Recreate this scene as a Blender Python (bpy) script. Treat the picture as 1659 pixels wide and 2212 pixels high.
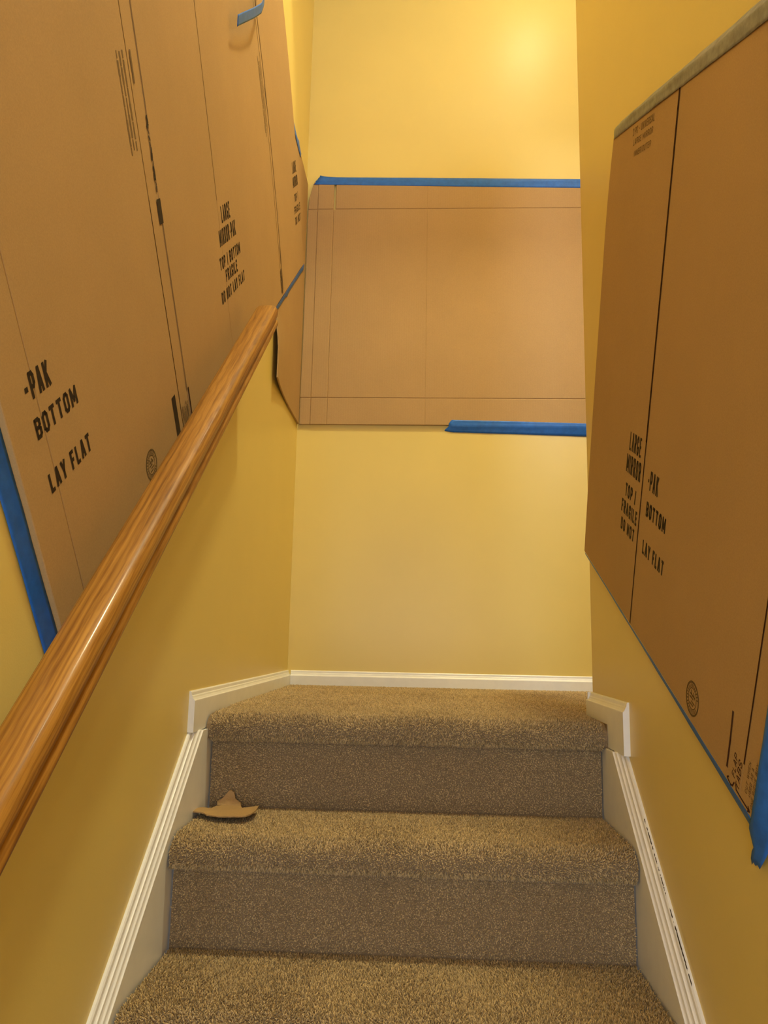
import bpy, bmesh, math
import numpy as np
from mathutils import Vector, Matrix

for o in list(bpy.data.objects):
    bpy.data.objects.remove(o)
scene = bpy.context.scene
COL = scene.collection
rng = np.random.default_rng(7)

# ------------------------------------------------------------------ camera
CAM = Vector((0.4594, -1.7396, 0.1628))
YAW, PIT, ROL, FPX = -0.0469, 0.1663, 0.0201, 1659.9
_F0 = Vector((math.sin(YAW), math.cos(YAW), 0)); _R0 = Vector((math.cos(YAW), -math.sin(YAW), 0)); _U0 = Vector((0, 0, 1))
FWD = _F0*math.cos(PIT) + _U0*math.sin(PIT)
_UP = -_F0*math.sin(PIT) + _U0*math.cos(PIT)
RGT = _R0*math.cos(ROL) + _UP*math.sin(ROL)
UPV = -_R0*math.sin(ROL) + _UP*math.cos(ROL)
cam_data = bpy.data.cameras.new('camera')
cam_data.sensor_fit = 'HORIZONTAL'
cam_data.sensor_width = 36.0
cam_data.lens = FPX/1659.0*36.0
cam_data.clip_start = 0.02
cam = bpy.data.objects.new('camera', cam_data)
M = Matrix.Identity(4)
for i in range(3):
    M[i][0] = RGT[i]; M[i][1] = UPV[i]; M[i][2] = -FWD[i]; M[i][3] = CAM[i]
cam.matrix_world = M
COL.objects.link(cam)
scene.camera = cam

# ------------------------------------------------------------------ view, world, daylight
scene.view_settings.view_transform = 'Standard'
scene.view_settings.look = 'None'
scene.view_settings.gamma = 1.0
scene.view_settings.use_curve_mapping = False
scene.view_settings.exposure = 0.0

world = bpy.data.worlds.new('world'); scene.world = world
world.use_nodes = True
bg = world.node_tree.nodes['Background']
bg.inputs[0].default_value = (0.84, 0.90, 1.0, 1)
bg.inputs[1].default_value = 0.45

def area(name, loc, target, sx, sy, power, col):
    l = bpy.data.lights.new(name, 'AREA'); l.shape = 'RECTANGLE'; l.size = sx; l.size_y = sy
    l.energy = power; l.color = col
    o = bpy.data.objects.new(name, l); COL.objects.link(o); o.location = loc
    d = Vector(target) - Vector(loc)
    o.rotation_euler = d.to_track_quat('-Z', 'Z').to_euler()
    return o
# daylight of the floor above, coming down the second flight behind the dividing wall
area('daylight_upper_floor', (1.45, -2.55, 2.45), (1.1, 1.1, 0.6), 0.80, 0.7, 38, (0.80, 0.95, 1.35))
# daylight of the room at the foot of the stairs, behind the photographer
area('daylight_lower_room', (0.43, -3.3, 0.15), (0.43, 0.0, 0.0), 0.9, 1.6, 25, (0.92, 1.0, 1.18))
ADDED_LAMP_STRENGTH = 500.0
HALL_FILL_STRENGTH = 110.0
GLOBE_STRENGTH = 24.0
LAMP_COLOR = (1.0, 0.93, 0.60)

# ------------------------------------------------------------------ dimensions (metres)
XL, XR = -0.0205, 0.8846          # wall faces of the stairwell
WC = 0.865                        # carpet width between the skirts
D, YE = 1.1365, 0.198             # back wall, end of the dividing wall
RISE, RUN, NO = 0.2034, 0.2379, 0.0245
SLOPE = RISE/RUN
CEIL = 4.45
WTOP = 2.22                       # dividing wall cut low above the frame so lamp light passes over
XO = 1.87                         # outer wall of the second flight
WT = 0.11

# ------------------------------------------------------------------ materials
def new_mat(name):
    m = bpy.data.materials.new(name); m.use_nodes = True
    nt = m.node_tree; b = nt.nodes['Principled BSDF']
    return m, nt, b
def N(nt, t, **k):
    n = nt.nodes.new(t)
    for a, v in k.items(): setattr(n, a, v)
    return n
def noise(nt, scale, detail=3, rough=0.55, vec=None):
    n = N(nt, 'ShaderNodeTexNoise'); n.inputs['Scale'].default_value = scale
    n.inputs['Detail'].default_value = detail; n.inputs['Roughness'].default_value = rough
    if vec is not None: nt.links.new(vec, n.inputs['Vector'])
    return n
def coords(nt, scale=(1, 1, 1)):
    tc = N(nt, 'ShaderNodeTexCoord'); mp = N(nt, 'ShaderNodeMapping'); mp.inputs['Scale'].default_value = scale
    nt.links.new(tc.outputs['Object'], mp.inputs['Vector']); return mp.outputs['Vector']
def ramp(nt, fac, stops):
    r = N(nt, 'ShaderNodeValToRGB'); nt.links.new(fac, r.inputs['Fac'])
    e = r.color_ramp.elements
    while len(e) < len(stops): e.new(0.5)
    for i, (p, c) in enumerate(stops): e[i].position = p; e[i].color = (*c, 1)
    return r.outputs['Color']
def bump(nt, b, h, strength, dist):
    n = N(nt, 'ShaderNodeBump'); n.inputs['Strength'].default_value = strength; n.inputs['Distance'].default_value = dist
    nt.links.new(h, n.inputs['Height']); nt.links.new(n.outputs['Normal'], b.inputs['Normal'])
def simple(name, col, rough=0.6, spec=0.3, var=0.06, scale=40, bstr=0.0, bdist=0.001, bscale=300):
    m, nt, b = new_mat(name)
    v = coords(nt)
    n = noise(nt, scale, 4, 0.6, v)
    lo = tuple(max(0, c*(1-var)) for c in col); hi = tuple(min(1, c*(1+var)) for c in col)
    nt.links.new(ramp(nt, n.outputs['Fac'], [(0.3, lo), (0.7, hi)]), b.inputs['Base Color'])
    b.inputs['Roughness'].default_value = rough; b.inputs['Specular IOR Level'].default_value = spec
    if bstr:
        n2 = noise(nt, bscale, 3, 0.6, v); bump(nt, b, n2.outputs['Fac'], bstr, bdist)
    return m

MAT = {}
MAT['wall'] = simple('yellow_wall_paint', (0.77, 0.59, 0.17), 0.38, 0.45, 0.02, 3, 0.25, 0.0006, 420)
MAT['ceiling'] = simple('ceiling_paint', (0.80, 0.76, 0.66), 0.8, 0.2, 0.02, 3)
MAT['trim'] = simple('white_trim_paint', (0.87, 0.85, 0.80), 0.35, 0.45, 0.03, 25, 0.15, 0.0006, 120)
MAT['crack'] = simple('dark_crack', (0.05, 0.035, 0.02), 0.9, 0.1)
MAT['ink'] = simple('black_print', (0.030, 0.017, 0.007), 0.7, 0.2, 0.15, 200)
MAT['ink_faint'] = simple('faint_print', (0.20, 0.120, 0.045), 0.75, 0.2, 0.2, 300)
MAT['ink_stamp'] = simple('stamp_print', (0.15, 0.09, 0.028), 0.75, 0.2, 0.2, 300)
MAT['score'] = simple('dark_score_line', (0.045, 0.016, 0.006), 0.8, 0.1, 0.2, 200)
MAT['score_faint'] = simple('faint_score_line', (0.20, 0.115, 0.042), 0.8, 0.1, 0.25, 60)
MAT['marker'] = simple('marker_ink', (0.05, 0.012, 0.006), 0.6, 0.2, 0.1, 200)
MAT['tape'] = simple('blue_painters_tape', (0.018, 0.135, 0.50), 0.45, 0.4, 0.14, 60, 0.3, 0.0006, 160)
MAT['tape_sheen'] = simple('tape_painted_sheen', (0.22, 0.215, 0.19), 0.45, 0.4, 0.30, 60, 0.4, 0.0008, 120)  # glossy sheen on the tape, painted in as grey
MAT['bracket'] = simple('brass_bracket', (0.5, 0.36, 0.12), 0.3, 0.5)

def cardboard(name, base, flute=None):
    m, nt, b = new_mat(name)
    v = coords(nt)
    n1 = noise(nt, 2.2, 5, 0.6, v); n2 = noise(nt, 420, 3, 0.7, v)
    c1 = ramp(nt, n1.outputs['Fac'], [(0.3, tuple(c*0.93 for c in base)), (0.7, tuple(c*1.05 for c in base))])
    c2 = ramp(nt, n2.outputs['Fac'], [(0.3, (0.86, 0.86, 0.86)), (0.7, (1, 1, 1))])
    mx = N(nt, 'ShaderNodeMix', data_type='RGBA', blend_type='MULTIPLY'); mx.inputs['Factor'].default_value = 1
    nt.links.new(c1, mx.inputs['A']); nt.links.new(c2, mx.inputs['B'])
    nt.links.new(mx.outputs['Result'], b.inputs['Base Color'])
    b.inputs['Roughness'].default_value = 0.68; b.inputs['Specular IOR Level'].default_value = 0.22
    n3 = noise(nt, 14, 3, 0.5, v)
    h = n3.outputs['Fac']
    if flute:
        w = N(nt, 'ShaderNodeTexWave'); w.inputs['Scale'].default_value = flute; w.inputs['Distortion'].default_value = 0.6
        w.inputs['Detail'].default_value = 1; w.bands_direction = 'X'
        nt.links.new(v, w.inputs['Vector'])
        ma = N(nt, 'ShaderNodeMath', operation='MULTIPLY_ADD'); ma.inputs[1].default_value = 0.10
        nt.links.new(w.outputs['Fac'], ma.inputs[0]); nt.links.new(h, ma.inputs[2]); h = ma.outputs[0]
    bump(nt, b, h, 0.35, 0.003)
    return m
KRAFT = (0.49, 0.305, 0.125)
MAT['card'] = cardboard('kraft_cardboard', KRAFT)
MAT['card_flute'] = cardboard('fluted_kraft_cardboard', KRAFT, 34)

def oak():
    m, nt, b = new_mat('varnished_oak')
    v = coords(nt, (120, 3.2, 120))
    wob = noise(nt, 1.0, 4, 0.6, v)
    v2 = coords(nt, (420, 11, 420))
    pores = noise(nt, 1.0, 3, 0.7, v2)
    v3 = coords(nt, (9, 1.0, 9)); big = noise(nt, 1.0, 2, 0.5, v3)
    # cathedral grain: rings of a slightly tilted log
    tc = N(nt, 'ShaderNodeTexCoord'); mp = N(nt, 'ShaderNodeMapping')
    mp.inputs['Rotation'].default_value = (0.035, 0.2, 0.05); mp.inputs['Location'].default_value = (0.05, 0, 0.03)
    mp.inputs['Scale'].default_value = (1, 0.28, 1)
    nt.links.new(tc.outputs['Object'], mp.inputs['Vector'])
    w = N(nt, 'ShaderNodeTexWave', wave_type='RINGS', rings_direction='Y')
    w.inputs['Scale'].default_value = 95; w.inputs['Distortion'].default_value = 4.0
    w.inputs['Detail'].default_value = 2; w.inputs['Detail Scale'].default_value = 0.45
    nt.links.new(mp.outputs['Vector'], w.inputs['Vector'])
    c = ramp(nt, wob.outputs['Fac'], [(0.30, (0.24, 0.10, 0.014)), (0.50, (0.37, 0.165, 0.024)), (0.72, (0.49, 0.24, 0.042))])
    cw = ramp(nt, w.outputs['Fac'], [(0.0, (0.62, 0.52, 0.45)), (0.35, (0.95, 0.93, 0.9)), (1.0, (1.05, 1.05, 1.05))])
    cp = ramp(nt, pores.outputs['Fac'], [(0.33, (0.60, 0.50, 0.42)), (0.50, (1, 1, 1))])
    cur = c
    for x in (cw, cp):
        mx = N(nt, 'ShaderNodeMix', data_type='RGBA', blend_type='MULTIPLY'); mx.inputs['Factor'].default_value = 0.62
        nt.links.new(cur, mx.inputs['A']); nt.links.new(x, mx.inputs['B']); cur = mx.outputs['Result']
    nt.links.new(cur, b.inputs['Base Color'])
    b.inputs['Roughness'].default_value = 0.45; b.inputs['Specular IOR Level'].default_value = 0.25
    b.inputs['Coat Weight'].default_value = 0.20; b.inputs['Coat Roughness'].default_value = 0.14
    bump(nt, b, pores.outputs['Fac'], 0.12, 0.0006)
    return m
MAT['oak'] = oak()

def carpet_mat():
    m, nt, b = new_mat('brown_carpet_pile')
    v = coords(nt)
    geo = N(nt, 'ShaderNodeNewGeometry')
    n1 = noise(nt, 5, 4, 0.6, v)
    c1 = ramp(nt, geo.outputs['Random Per Island'], [(0.0, (0.29, 0.195, 0.078)), (0.5, (0.50, 0.350, 0.150)), (1.0, (0.76, 0.55, 0.265))])
    c2 = ramp(nt, n1.outputs['Fac'], [(0.3, (0.88, 0.86, 0.84)), (0.7, (1.06, 1.06, 1.06))])
    mx = N(nt, 'ShaderNodeMix', data_type='RGBA', blend_type='MULTIPLY'); mx.inputs['Factor'].default_value = 1
    nt.links.new(c1, mx.inputs['A']); nt.links.new(c2, mx.inputs['B'])
    nt.links.new(mx.outputs['Result'], b.inputs['Base Color'])
    b.inputs['Roughness'].default_value = 0.9; b.inputs['Specular IOR Level'].default_value = 0.1
    b.inputs['Sheen Weight'].default_value = 0.25; b.inputs['Sheen Roughness'].default_value = 0.5
    return m
MAT['carpet'] = carpet_mat()
MAT['carpet_base'] = simple('carpet_backing', (0.27, 0.185, 0.10), 0.95, 0.05, 0.25, 180, 0.6, 0.003, 260)

def emit(name, col, s):
    m, nt, b = new_mat(name)
    b.inputs['Base Color'].default_value = (0.9, 0.85, 0.7, 1)
    b.inputs['Emission Color'].default_value = (*col, 1); b.inputs['Emission Strength'].default_value = s
    return m
MAT['added_lamp_glass'] = emit('lit_added_lamp_glass', LAMP_COLOR, ADDED_LAMP_STRENGTH)
MAT['hall_fill_glass'] = emit('lit_hall_fill_glass', LAMP_COLOR, HALL_FILL_STRENGTH)
MAT['globe_glass'] = emit('lit_globe_glass', LAMP_COLOR, GLOBE_STRENGTH)

# ------------------------------------------------------------------ mesh helpers
def mesh_obj(name, verts, faces, mat, parent=None, smooth=False, recalc=True, bevel=0):
    me = bpy.data.meshes.new(name)
    me.from_pydata([tuple(v) for v in verts], [], faces)
    if recalc or bevel:
        bm = bmesh.new(); bm.from_mesh(me)
        bmesh.ops.remove_doubles(bm, verts=bm.verts, dist=1e-6)
        if bevel:
            bmesh.ops.bevel(bm, geom=list(bm.edges), offset=bevel, segments=2, affect='EDGES', profile=0.5)
        bmesh.ops.recalc_face_normals(bm, faces=bm.faces)
        bm.to_mesh(me); bm.free()
    if smooth:
        me.shade_smooth()
    me.materials.append(MAT[mat])
    o = bpy.data.objects.new(name, me); COL.objects.link(o)
    if parent: o.parent = parent
    return o
def empty(name, loc):
    o = bpy.data.objects.new(name, None); COL.objects.link(o)
    o.empty_display_size = 0.05
    o.location = (0, 0, 0)
    return o
def tag(o, label, cat, group=None):
    o['label'] = label; o['category'] = cat
    if group: o['group'] = group
    return o
def structure(o, label=None, cat=None):
    o['kind'] = 'structure'
    if label: o['label'] = label
    if cat: o['category'] = cat
    return o
def box(x0, x1, y0, y1, z0, z1):
    v = [(x, y, z) for x in (x0, x1) for y in (y0, y1) for z in (z0, z1)]
    f = [(0, 1, 3, 2), (4, 6, 7, 5), (0, 4, 5, 1), (2, 3, 7, 6), (0, 2, 6, 4), (1, 5, 7, 3)]
    return v, f
def prism(poly, axis, a, b):
    """extrude a closed polygon (pairs) along an axis between a and b"""
    n = len(poly); vs = []
    for w in (a, b):
        for (p, q) in poly:
            vs.append({'x': (w, p, q), 'y': (p, w, q), 'z': (p, q, w)}[axis])
    fs = [tuple(range(n))[::-1], tuple(range(n, 2*n))]
    fs += [(i, (i+1) % n, n+(i+1) % n, n+i) for i in range(n)]
    return vs, fs

# ------------------------------------------------------------------ room shell
structure(mesh_obj('wall_left', *box(XL-WT, XL, -3.4, D+WT, -2.4, CEIL), 'wall'), 'yellow wall on the left behind the handrail', 'wall')
structure(mesh_obj('wall_back', *box(XL, XO+WT, D, D+WT, -0.4, CEIL), 'wall'), 'yellow wall at the back of the landing', 'wall')
# dividing wall with a softly rounded corner bead at its free end
r = 0.006
poly = [(XR, -3.4), (XR, YE-r)] + [(XR+r-r*math.cos(t), YE-r+r*math.sin(t)) for t in (math.pi/8, math.pi/4, 3*math.pi/8)] + \
       [(XR+r, YE), (XR+WT-r, YE)] + [(XR+WT-r+r*math.sin(t), YE-r+r*math.cos(t)) for t in (math.pi/8, math.pi/4, 3*math.pi/8)] + \
       [(XR+WT, YE-r), (XR+WT, -3.4)]
structure(mesh_obj('wall_right', *prism(poly, 'z', -2.4, WTOP), 'wall'), 'yellow dividing wall ending at the landing on the right', 'wall')
structure(mesh_obj('wall_outer', *box(XO, XO+WT, -3.4, D, -0.4, CEIL), 'wall'), 'yellow outer wall beyond the dividing wall', 'wall')
structure(mesh_obj('ceiling', *box(XL-WT, XO+WT, -3.4, D+WT, CEIL, CEIL+0.1), 'ceiling'), 'pale ceiling above the stairwell', 'ceiling')

# unseen slab added over the landing to shade the upper back wall
SOF = 3.03
structure(mesh_obj('ceiling_shade_slab', *box(XL+.0005, XO-.0005, 0.30, D-.0005, SOF, SOF+0.24), 'ceiling'), 'pale slab added over the landing to shade the back wall', 'ceiling')
mesh_obj('cut_wall_cap', *box(XR-0.02, XR+WT+0.02, -3.4, YE+0.02, WTOP+0.0005, WTOP+0.022), 'trim', bpy.data.objects['wall_right'])  # caps the wall top lowered to let lamp light over

# ------------------------------------------------------------------ carpet: profile, backing and pile
def nose_profile():
    """visible envelope of a tread with its bullnose, (y, z) relative to the nosing, from back to the riser"""
    pts = [(RUN+NO+0.003, 0.0), (0.20, 0.0), (0.12, 0.0), (0.06, 0.0)]
    cy, cz, ry, rz = 0.040, -0.032, 0.051, 0.032
    for i in range(1, 13):
        t = math.pi/2 + i/12*(math.pi*0.5)
        pts.append((cy+ry*math.cos(t), cz+rz*math.sin(t)))
    pts += [(-0.0105, -0.042), (-0.0085, -0.052), (-0.0035, -0.0595), (0.004, -0.0635), (0.014, -0.0655), (NO, -0.066)]
    return pts
def resample(pts, step):
    P = np.array(pts, float); seg = np.linalg.norm(np.diff(P, axis=0), axis=1); L = np.concatenate([[0], np.cumsum(seg)])
    n = max(2, int(L[-1]/step)+1); s = np.linspace(0, L[-1], n)
    Q = np.stack([np.interp(s, L, P[:, i]) for i in (0, 1)], 1)
    T = np.gradient(Q, axis=0); T /= np.linalg.norm(T, axis=1)[:, None]
    Nn = np.stack([T[:, 1], -T[:, 0]], 1)       # travelling forward (-y): normal points up / out
    return Q, Nn, s
def smooth_noise(x, y, seed, f):
    g = np.random.default_rng(seed); v = 0
    for k in range(6):
        a, b, c = g.normal(0, f), g.normal(0, f), g.uniform(0, 6.28)
        v = v + np.sin(x*a+y*b+c)
    return v/2.4
def add_pile(name, pts, x0, x1, spacing, length, parent, seed, rad=0.00125, oy=0, oz=0, tilt=0.42, lay=(0, 0), mask=None):
    g = np.random.default_rng(seed)
    Q, Nn, s = resample(pts, 0.002)
    Ltot = s[-1]
    nx = int((x1-x0)/spacing); ns = max(1, int(Ltot/(spacing*0.9)))
    gx, gs = np.meshgrid((np.arange(nx)+.5)/nx, (np.arange(ns)+.5)/ns)
    gx = gx.ravel(); gs = gs.ravel(); n = len(gx)
    X = x0 + (x1-x0)*np.clip(gx + g.uniform(-.5, .5, n)/nx, 0.001, .999)
    S = Ltot*np.clip(gs + g.uniform(-.5, .5, n)/ns, 0.001, .999)
    Y = np.interp(S, s, Q[:, 0]); Z = np.interp(S, s, Q[:, 1])
    ny = np.interp(S, s, Nn[:, 0]); nz = np.interp(S, s, Nn[:, 1])
    ln = np.hypot(ny, nz); ny /= ln; nz /= ln
    nor = np.stack([np.zeros(n), ny, nz], 1); tx = np.tile([1., 0, 0], (n, 1)); ts = np.stack([np.zeros(n), nz, -ny], 1)
    P = np.stack([X, Y+oy, Z+oz], 1) - nor*length*0.93
    if mask is not None:
        k = mask(P); P, nor, ts, tx, X, S = P[k], nor[k], ts[k], tx[k], X[k], S[k]; n = len(P)
    a1 = lay[0] + g.normal(0, tilt, n) + 0.35*smooth_noise(X, S, seed+1, 14)
    a2 = lay[1] + g.normal(0, tilt, n) + 0.35*smooth_noise(X, S, seed+2, 14)
    d1 = nor + tx*a1[:, None]*0.6 + ts*a2[:, None]*0.6
    d1 /= np.linalg.norm(d1, axis=1)[:, None]
    d2 = nor + tx*(a1+g.normal(0, tilt, n))[:, None] + ts*(a2+g.normal(0, tilt, n))[:, None]
    d2 /= np.linalg.norm(d2, axis=1)[:, None]
    h = length*g.uniform(0.8, 1.12, n)
    p1 = P + d1*(h*0.6)[:, None]; p2 = p1 + d2*(h*0.42)[:, None]
    rr = rad*g.uniform(0.8, 1.2, n); ph = g.uniform(0, 6.28, n)
    V = np.empty((n, 7, 3))
    for i in range(3):
        c = np.cos(ph+i*2.0944)[:, None]; sn = np.sin(ph+i*2.0944)[:, None]
        V[:, i] = P + (tx*c+ts*sn)*rr[:, None]*0.9
        V[:, 3+i] = p1 + (tx*c+ts*sn)*rr[:, None]
    V[:, 6] = p2
    F = np.array([[0, 1, 4], [0, 4, 3], [1, 2, 5], [1, 5, 4], [2, 0, 3], [2, 3, 5], [3, 4, 6], [4, 5, 6], [5, 3, 6]])
    faces = (F[None] + (np.arange(n)*7)[:, None, None]).reshape(-1)
    me = bpy.data.meshes.new(name)
    nf = n*9
    me.vertices.add(n*7); me.vertices.foreach_set('co', V.reshape(-1))
    me.loops.add(nf*3); me.loops.foreach_set('vertex_index', faces.astype(np.int32))
    me.polygons.add(nf); me.polygons.foreach_set('loop_start', np.arange(nf, dtype=np.int32)*3)
    me.update(calc_edges=True); me.validate()
    me.shade_smooth()
    me.materials.append(MAT['carpet'])
    o = bpy.data.objects.new(name, me); COL.objects.link(o); o.parent = parent
    o['kind'] = 'stuff'
    return o
def backing(name, pts, x0, x1, oy, oz, inset, thick, parent, y_back=None):
    Q, Nn, s = resample(pts, 0.006)
    T = Q - Nn*inset
    poly = [(y+oy, z+oz) for y, z in T]
    y_end = poly[-1][0]; ybk = poly[0][0]
    poly += [(y_end, poly[-1][1]-0.001), (ybk, poly[-1][1]-0.001)]
    return mesh_obj(name, *prism(poly, 'x', x0, x1), 'carpet_base', parent)

PL = 0.0075
PROF = nose_profile()
stairs = empty('carpeted_staircase', (0.43, -0.24, -0.4))
tag(stairs, 'steep staircase covered in brown cut-pile carpet leading up to the landing', 'staircase')
for k in range(1, 9):
    oy, oz = -k*RUN, -k*RISE
    td = backing('tread', PROF, 0.002, WC-0.002, oy, oz, PL*0.8, 0.02, stairs)
    if k <= 3:
        add_pile('carpet_pile', PROF, 0.003, WC-0.003, 0.0031, PL, td, 100+k, oy=oy, oz=oz)
for k in range(0, 8):
    oy, oz = -k*RUN, -k*RISE
    yr = oy+NO+0.004
    rs = mesh_obj('riser', *box(0.002, WC-0.002, yr, yr+0.02, oz-RISE-0.012, oz-0.060), 'carpet_base', stairs)
    if k <= 2:
        add_pile('carpet_pile', [(NO, -0.066), (NO, -RISE+0.001)], 0.003, WC-0.003, 0.0029, 0.006, rs, 200+k, oy=oy, oz=oz, tilt=0.38, lay=(0, 0.25))

# landing
fl_pts = [(D-0.002, 0.0)] + [(y, 0.0) for y in np.linspace(1.0, 0.3, 12)] + PROF[1:]
floor = backing('floor', fl_pts, -0.005, WC+0.005, 0, 0, PL*0.8, 0.02, None)
structure(floor, 'brown carpeted landing floor with rounded front edge', 'floor')
add_pile('carpet_pile', [(0.205, 0)] + PROF[2:], 0.003, WC-0.003, 0.0031, PL, floor, 300)
add_pile('carpet_pile', [(D-0.016, 0), (0.205, 0)], XL+0.014, 1.16, 0.0042, PL, floor, 301, rad=0.0017,
         mask=lambda P: (P[:, 0] < XR-0.013) | (P[:, 1] > YE+0.015))
fr = mesh_obj('floor_right', *box(WC+0.005, XO, YE-0.2, D-0.002, -0.066, -0.006), 'carpet_base')
structure(fr, 'carpeted landing floor continuing behind the dividing wall', 'floor')
for k in range(1, 11):
    y1 = YE-0.05-(k-1)*RUN
    mesh_obj('upper_step', *box(XR+WT+0.001, XO-0.001, y1-RUN, y1, (k-1)*RISE-0.05, k*RISE), 'carpet_base', fr)

# ------------------------------------------------------------------ skirts with cap moulding
C0 = 0.0467
CAP = [(0, 0), (0.0045, 0), (0.0066, 0.0028), (0.0072, 0.0100), (0.0088, 0.0118), (0.0112, 0.0128), (0.0118, 0.0185),
       (0.0130, 0.0210), (0.0158, 0.0232), (0.0168, 0.0285), (0.0180, 0.0305), (0.0203, 0.0318), (0.0205, 0.0350), (0.0190, 0.0375)]
cosS = math.cos(math.atan(SLOPE))
def skirt(name, side, zc, label):
    xw = XL if side > 0 else XR
    root = empty(name, (xw, 0, 0)); structure(root, label, 'trim')
    def build(nm, prof, jag):
        n = len(prof); vs = []
        for end in (0, 1):
            for i, (u, v) in enumerate(prof):
                dv = v/cosS
                if end == 0:
                    zz = zc + (jag[i % len(jag)] if jag else 0)
                    y = min((zz - C0 + dv)/SLOPE, 0.10)
                else:
                    y = -2.6
                vs.append((xw + side*u, y, SLOPE*y + C0 - dv))
        fs = [tuple(range(n)), tuple(range(n, 2*n))] + [(i, (i+1) % n, n+(i+1) % n, n+i) for i in range(n)]
        return mesh_obj(nm, vs, fs, 'trim', root)
    build('cap_moulding', CAP + [(0.0, 0.0375)], [0, .003, -.002, .002, 0, -.004, .001, .003])
    dv = 0.0377/cosS; y1 = (zc - C0 + dv)/SLOPE; dl = 0.27/cosS; ye = 0.10
    pl = [(-2.6, SLOPE*-2.6+C0-dv), (y1, zc), (ye, zc), (ye, SLOPE*ye+C0-dl), (-2.6, SLOPE*-2.6+C0-dl)]
    xa, xb = sorted((xw+side*0.0005, xw+side*0.0190))
    mesh_obj('skirt_board', *prism(pl, 'x', xa, xb), 'trim', root)
    return root
skirt('trim_1', 1, -0.036, 'white painted skirt board with ridged cap along the left of the stairs')
tr2 = skirt('trim_2', -1, -0.056, 'white painted skirt board with cracked caulk along the right of the stairs')
# hairline cracks in the caulk between the right cap and the wall
g = np.random.default_rng(3)
for (ya, yb, w) in ((-0.232, -0.30, .0009), (-0.305, -0.345, .0005), (-0.36, -0.455, .0014), (-0.50, -0.53, .0005)):
    vs, fs = [], []
    n = 26
    for i in range(n):
        y = ya+(yb-ya)*i/(n-1); j = g.normal(0, .0009); ww = w*(0.35+0.65*math.sin(math.pi*i/(n-1)))*g.uniform(.6, 1.3)
        z = SLOPE*y + C0
        vs += [(XR-0.0052-j*0.4, y, z-0.0005+j+ww), (XR-0.0052-j*.4, y, z-0.0005+j-ww), (XR-0.0040-j*.4, y, z-.0005+j-ww), (XR-0.0040-j*.4, y, z-.0005+j+ww)]
        if i:
            a = 4*(i-1); b = 4*i
            fs += [(a+q, a+(q+1) % 4, b+(q+1) % 4, b+q) for q in range(4)]
    fs += [(0, 1, 2, 3), (4*n-4, 4*n-3, 4*n-2, 4*n-1)]
    mesh_obj('caulk_crack', vs, fs, 'crack', tr2)

# ------------------------------------------------------------------ baseboards
BB = [(0, 0.0505), (0.0030, 0.0505), (0.0048, 0.0480), (0.0055, 0.0420), (0.0072, 0.0400), (0.0082, 0.0370),
      (0.0108, 0.0330), (0.0128, 0.0315), (0.0130, 0.0300)]
def bb_profile(zb): return BB + [(0.0130, zb), (0, zb)]
def base_y(name, xw, side, y0, y1, zb, label):
    v, f = prism([(xw+side*u, z) for u, z in bb_profile(zb)], 'y', y0, y1)
    # the nose region: lower only ahead of the carpet
    return structure(mesh_obj(name, v, f, 'trim'), label, 'baseboard')
base_y('baseboard_left', XL, 1, -0.0985, D-0.0005, -0.034, 'white baseboard on the left wall of the landing')
structure(mesh_obj('baseboard_back', *prism([(D-u, z) for u, z in bb_profile(-0.004)], 'x', XL+0.0135, XO), 'trim'),
          'long white baseboard under the back wall', 'baseboard')
br = base_y('baseboard_right', XR, -1, -0.133, YE+0.011, -0.054, 'short white baseboard end on the dividing wall')
mesh_obj('mitred_return', *prism([(YE+u, z) for u, z in bb_profile(-0.004)], 'x', XR-0.011, XR+WT), 'trim', br)

# ------------------------------------------------------------------ oak handrail
RA = Vector((0.0602, -1.45, 0.0)); RB = Vector((0.0602, 0.125, 0.0))
RS = (0.9874+0.0043)/1.12
RA.z = -0.0043 + RS*(RA.y+1.0); RB.z = -0.0043 + RS*(RB.y+1.0)
half = [(0.0, 0.0268), (0.009, 0.0266), (0.0165, 0.0258), (0.0210, 0.0242), (0.0250, 0.0212), (0.0278, 0.0165), (0.0290, 0.0105),
        (0.0288, 0.0040), (0.0268, -0.0015), (0.0232, -0.0050), (0.0212, -0.0085), (0.0212, -0.0120), (0.0235, -0.0145), (0.0258, -0.0170),
        (0.0268, -0.0205), (0.0262, -0.0240), (0.0235, -0.0270), (0.0180, -0.0290), (0.0, -0.0290)]
sec = half + [(-x, y) for x, y in half[-2:0:-1]]
ln = (RB-RA).length
hr = empty('handrail', RA); tag(hr, 'varnished oak handrail with grooved side running up the left wall', 'handrail')
n = len(sec); vs = []; fs = []
stations = [(0.0, 1.0, 0)] + [(t, 1.0, 0) for t in np.linspace(0.05, ln-0.012, 24)] + [(ln-0.006, 0.97, 0), (ln-0.002, 0.90, 0), (ln, 0.80, 0)]
for (t, sc, _) in stations:
    for (x, z) in sec: vs.append((x*sc, t, z*sc))
for i in range(len(stations)-1):
    for j in range(n): fs.append((i*n+j, i*n+(j+1) % n, (i+1)*n+(j+1) % n, (i+1)*n+j))
fs += [tuple(range(n)), tuple(range((len(stations)-1)*n, len(stations)*n))]
rail = mesh_obj('rail', vs, fs, 'oak', hr, smooth=True)
ang = math.atan2(RB.z-RA.z, RB.y-RA.y)
rail.location = RA; rail.rotation_euler = (ang, 0, 0)
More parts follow.
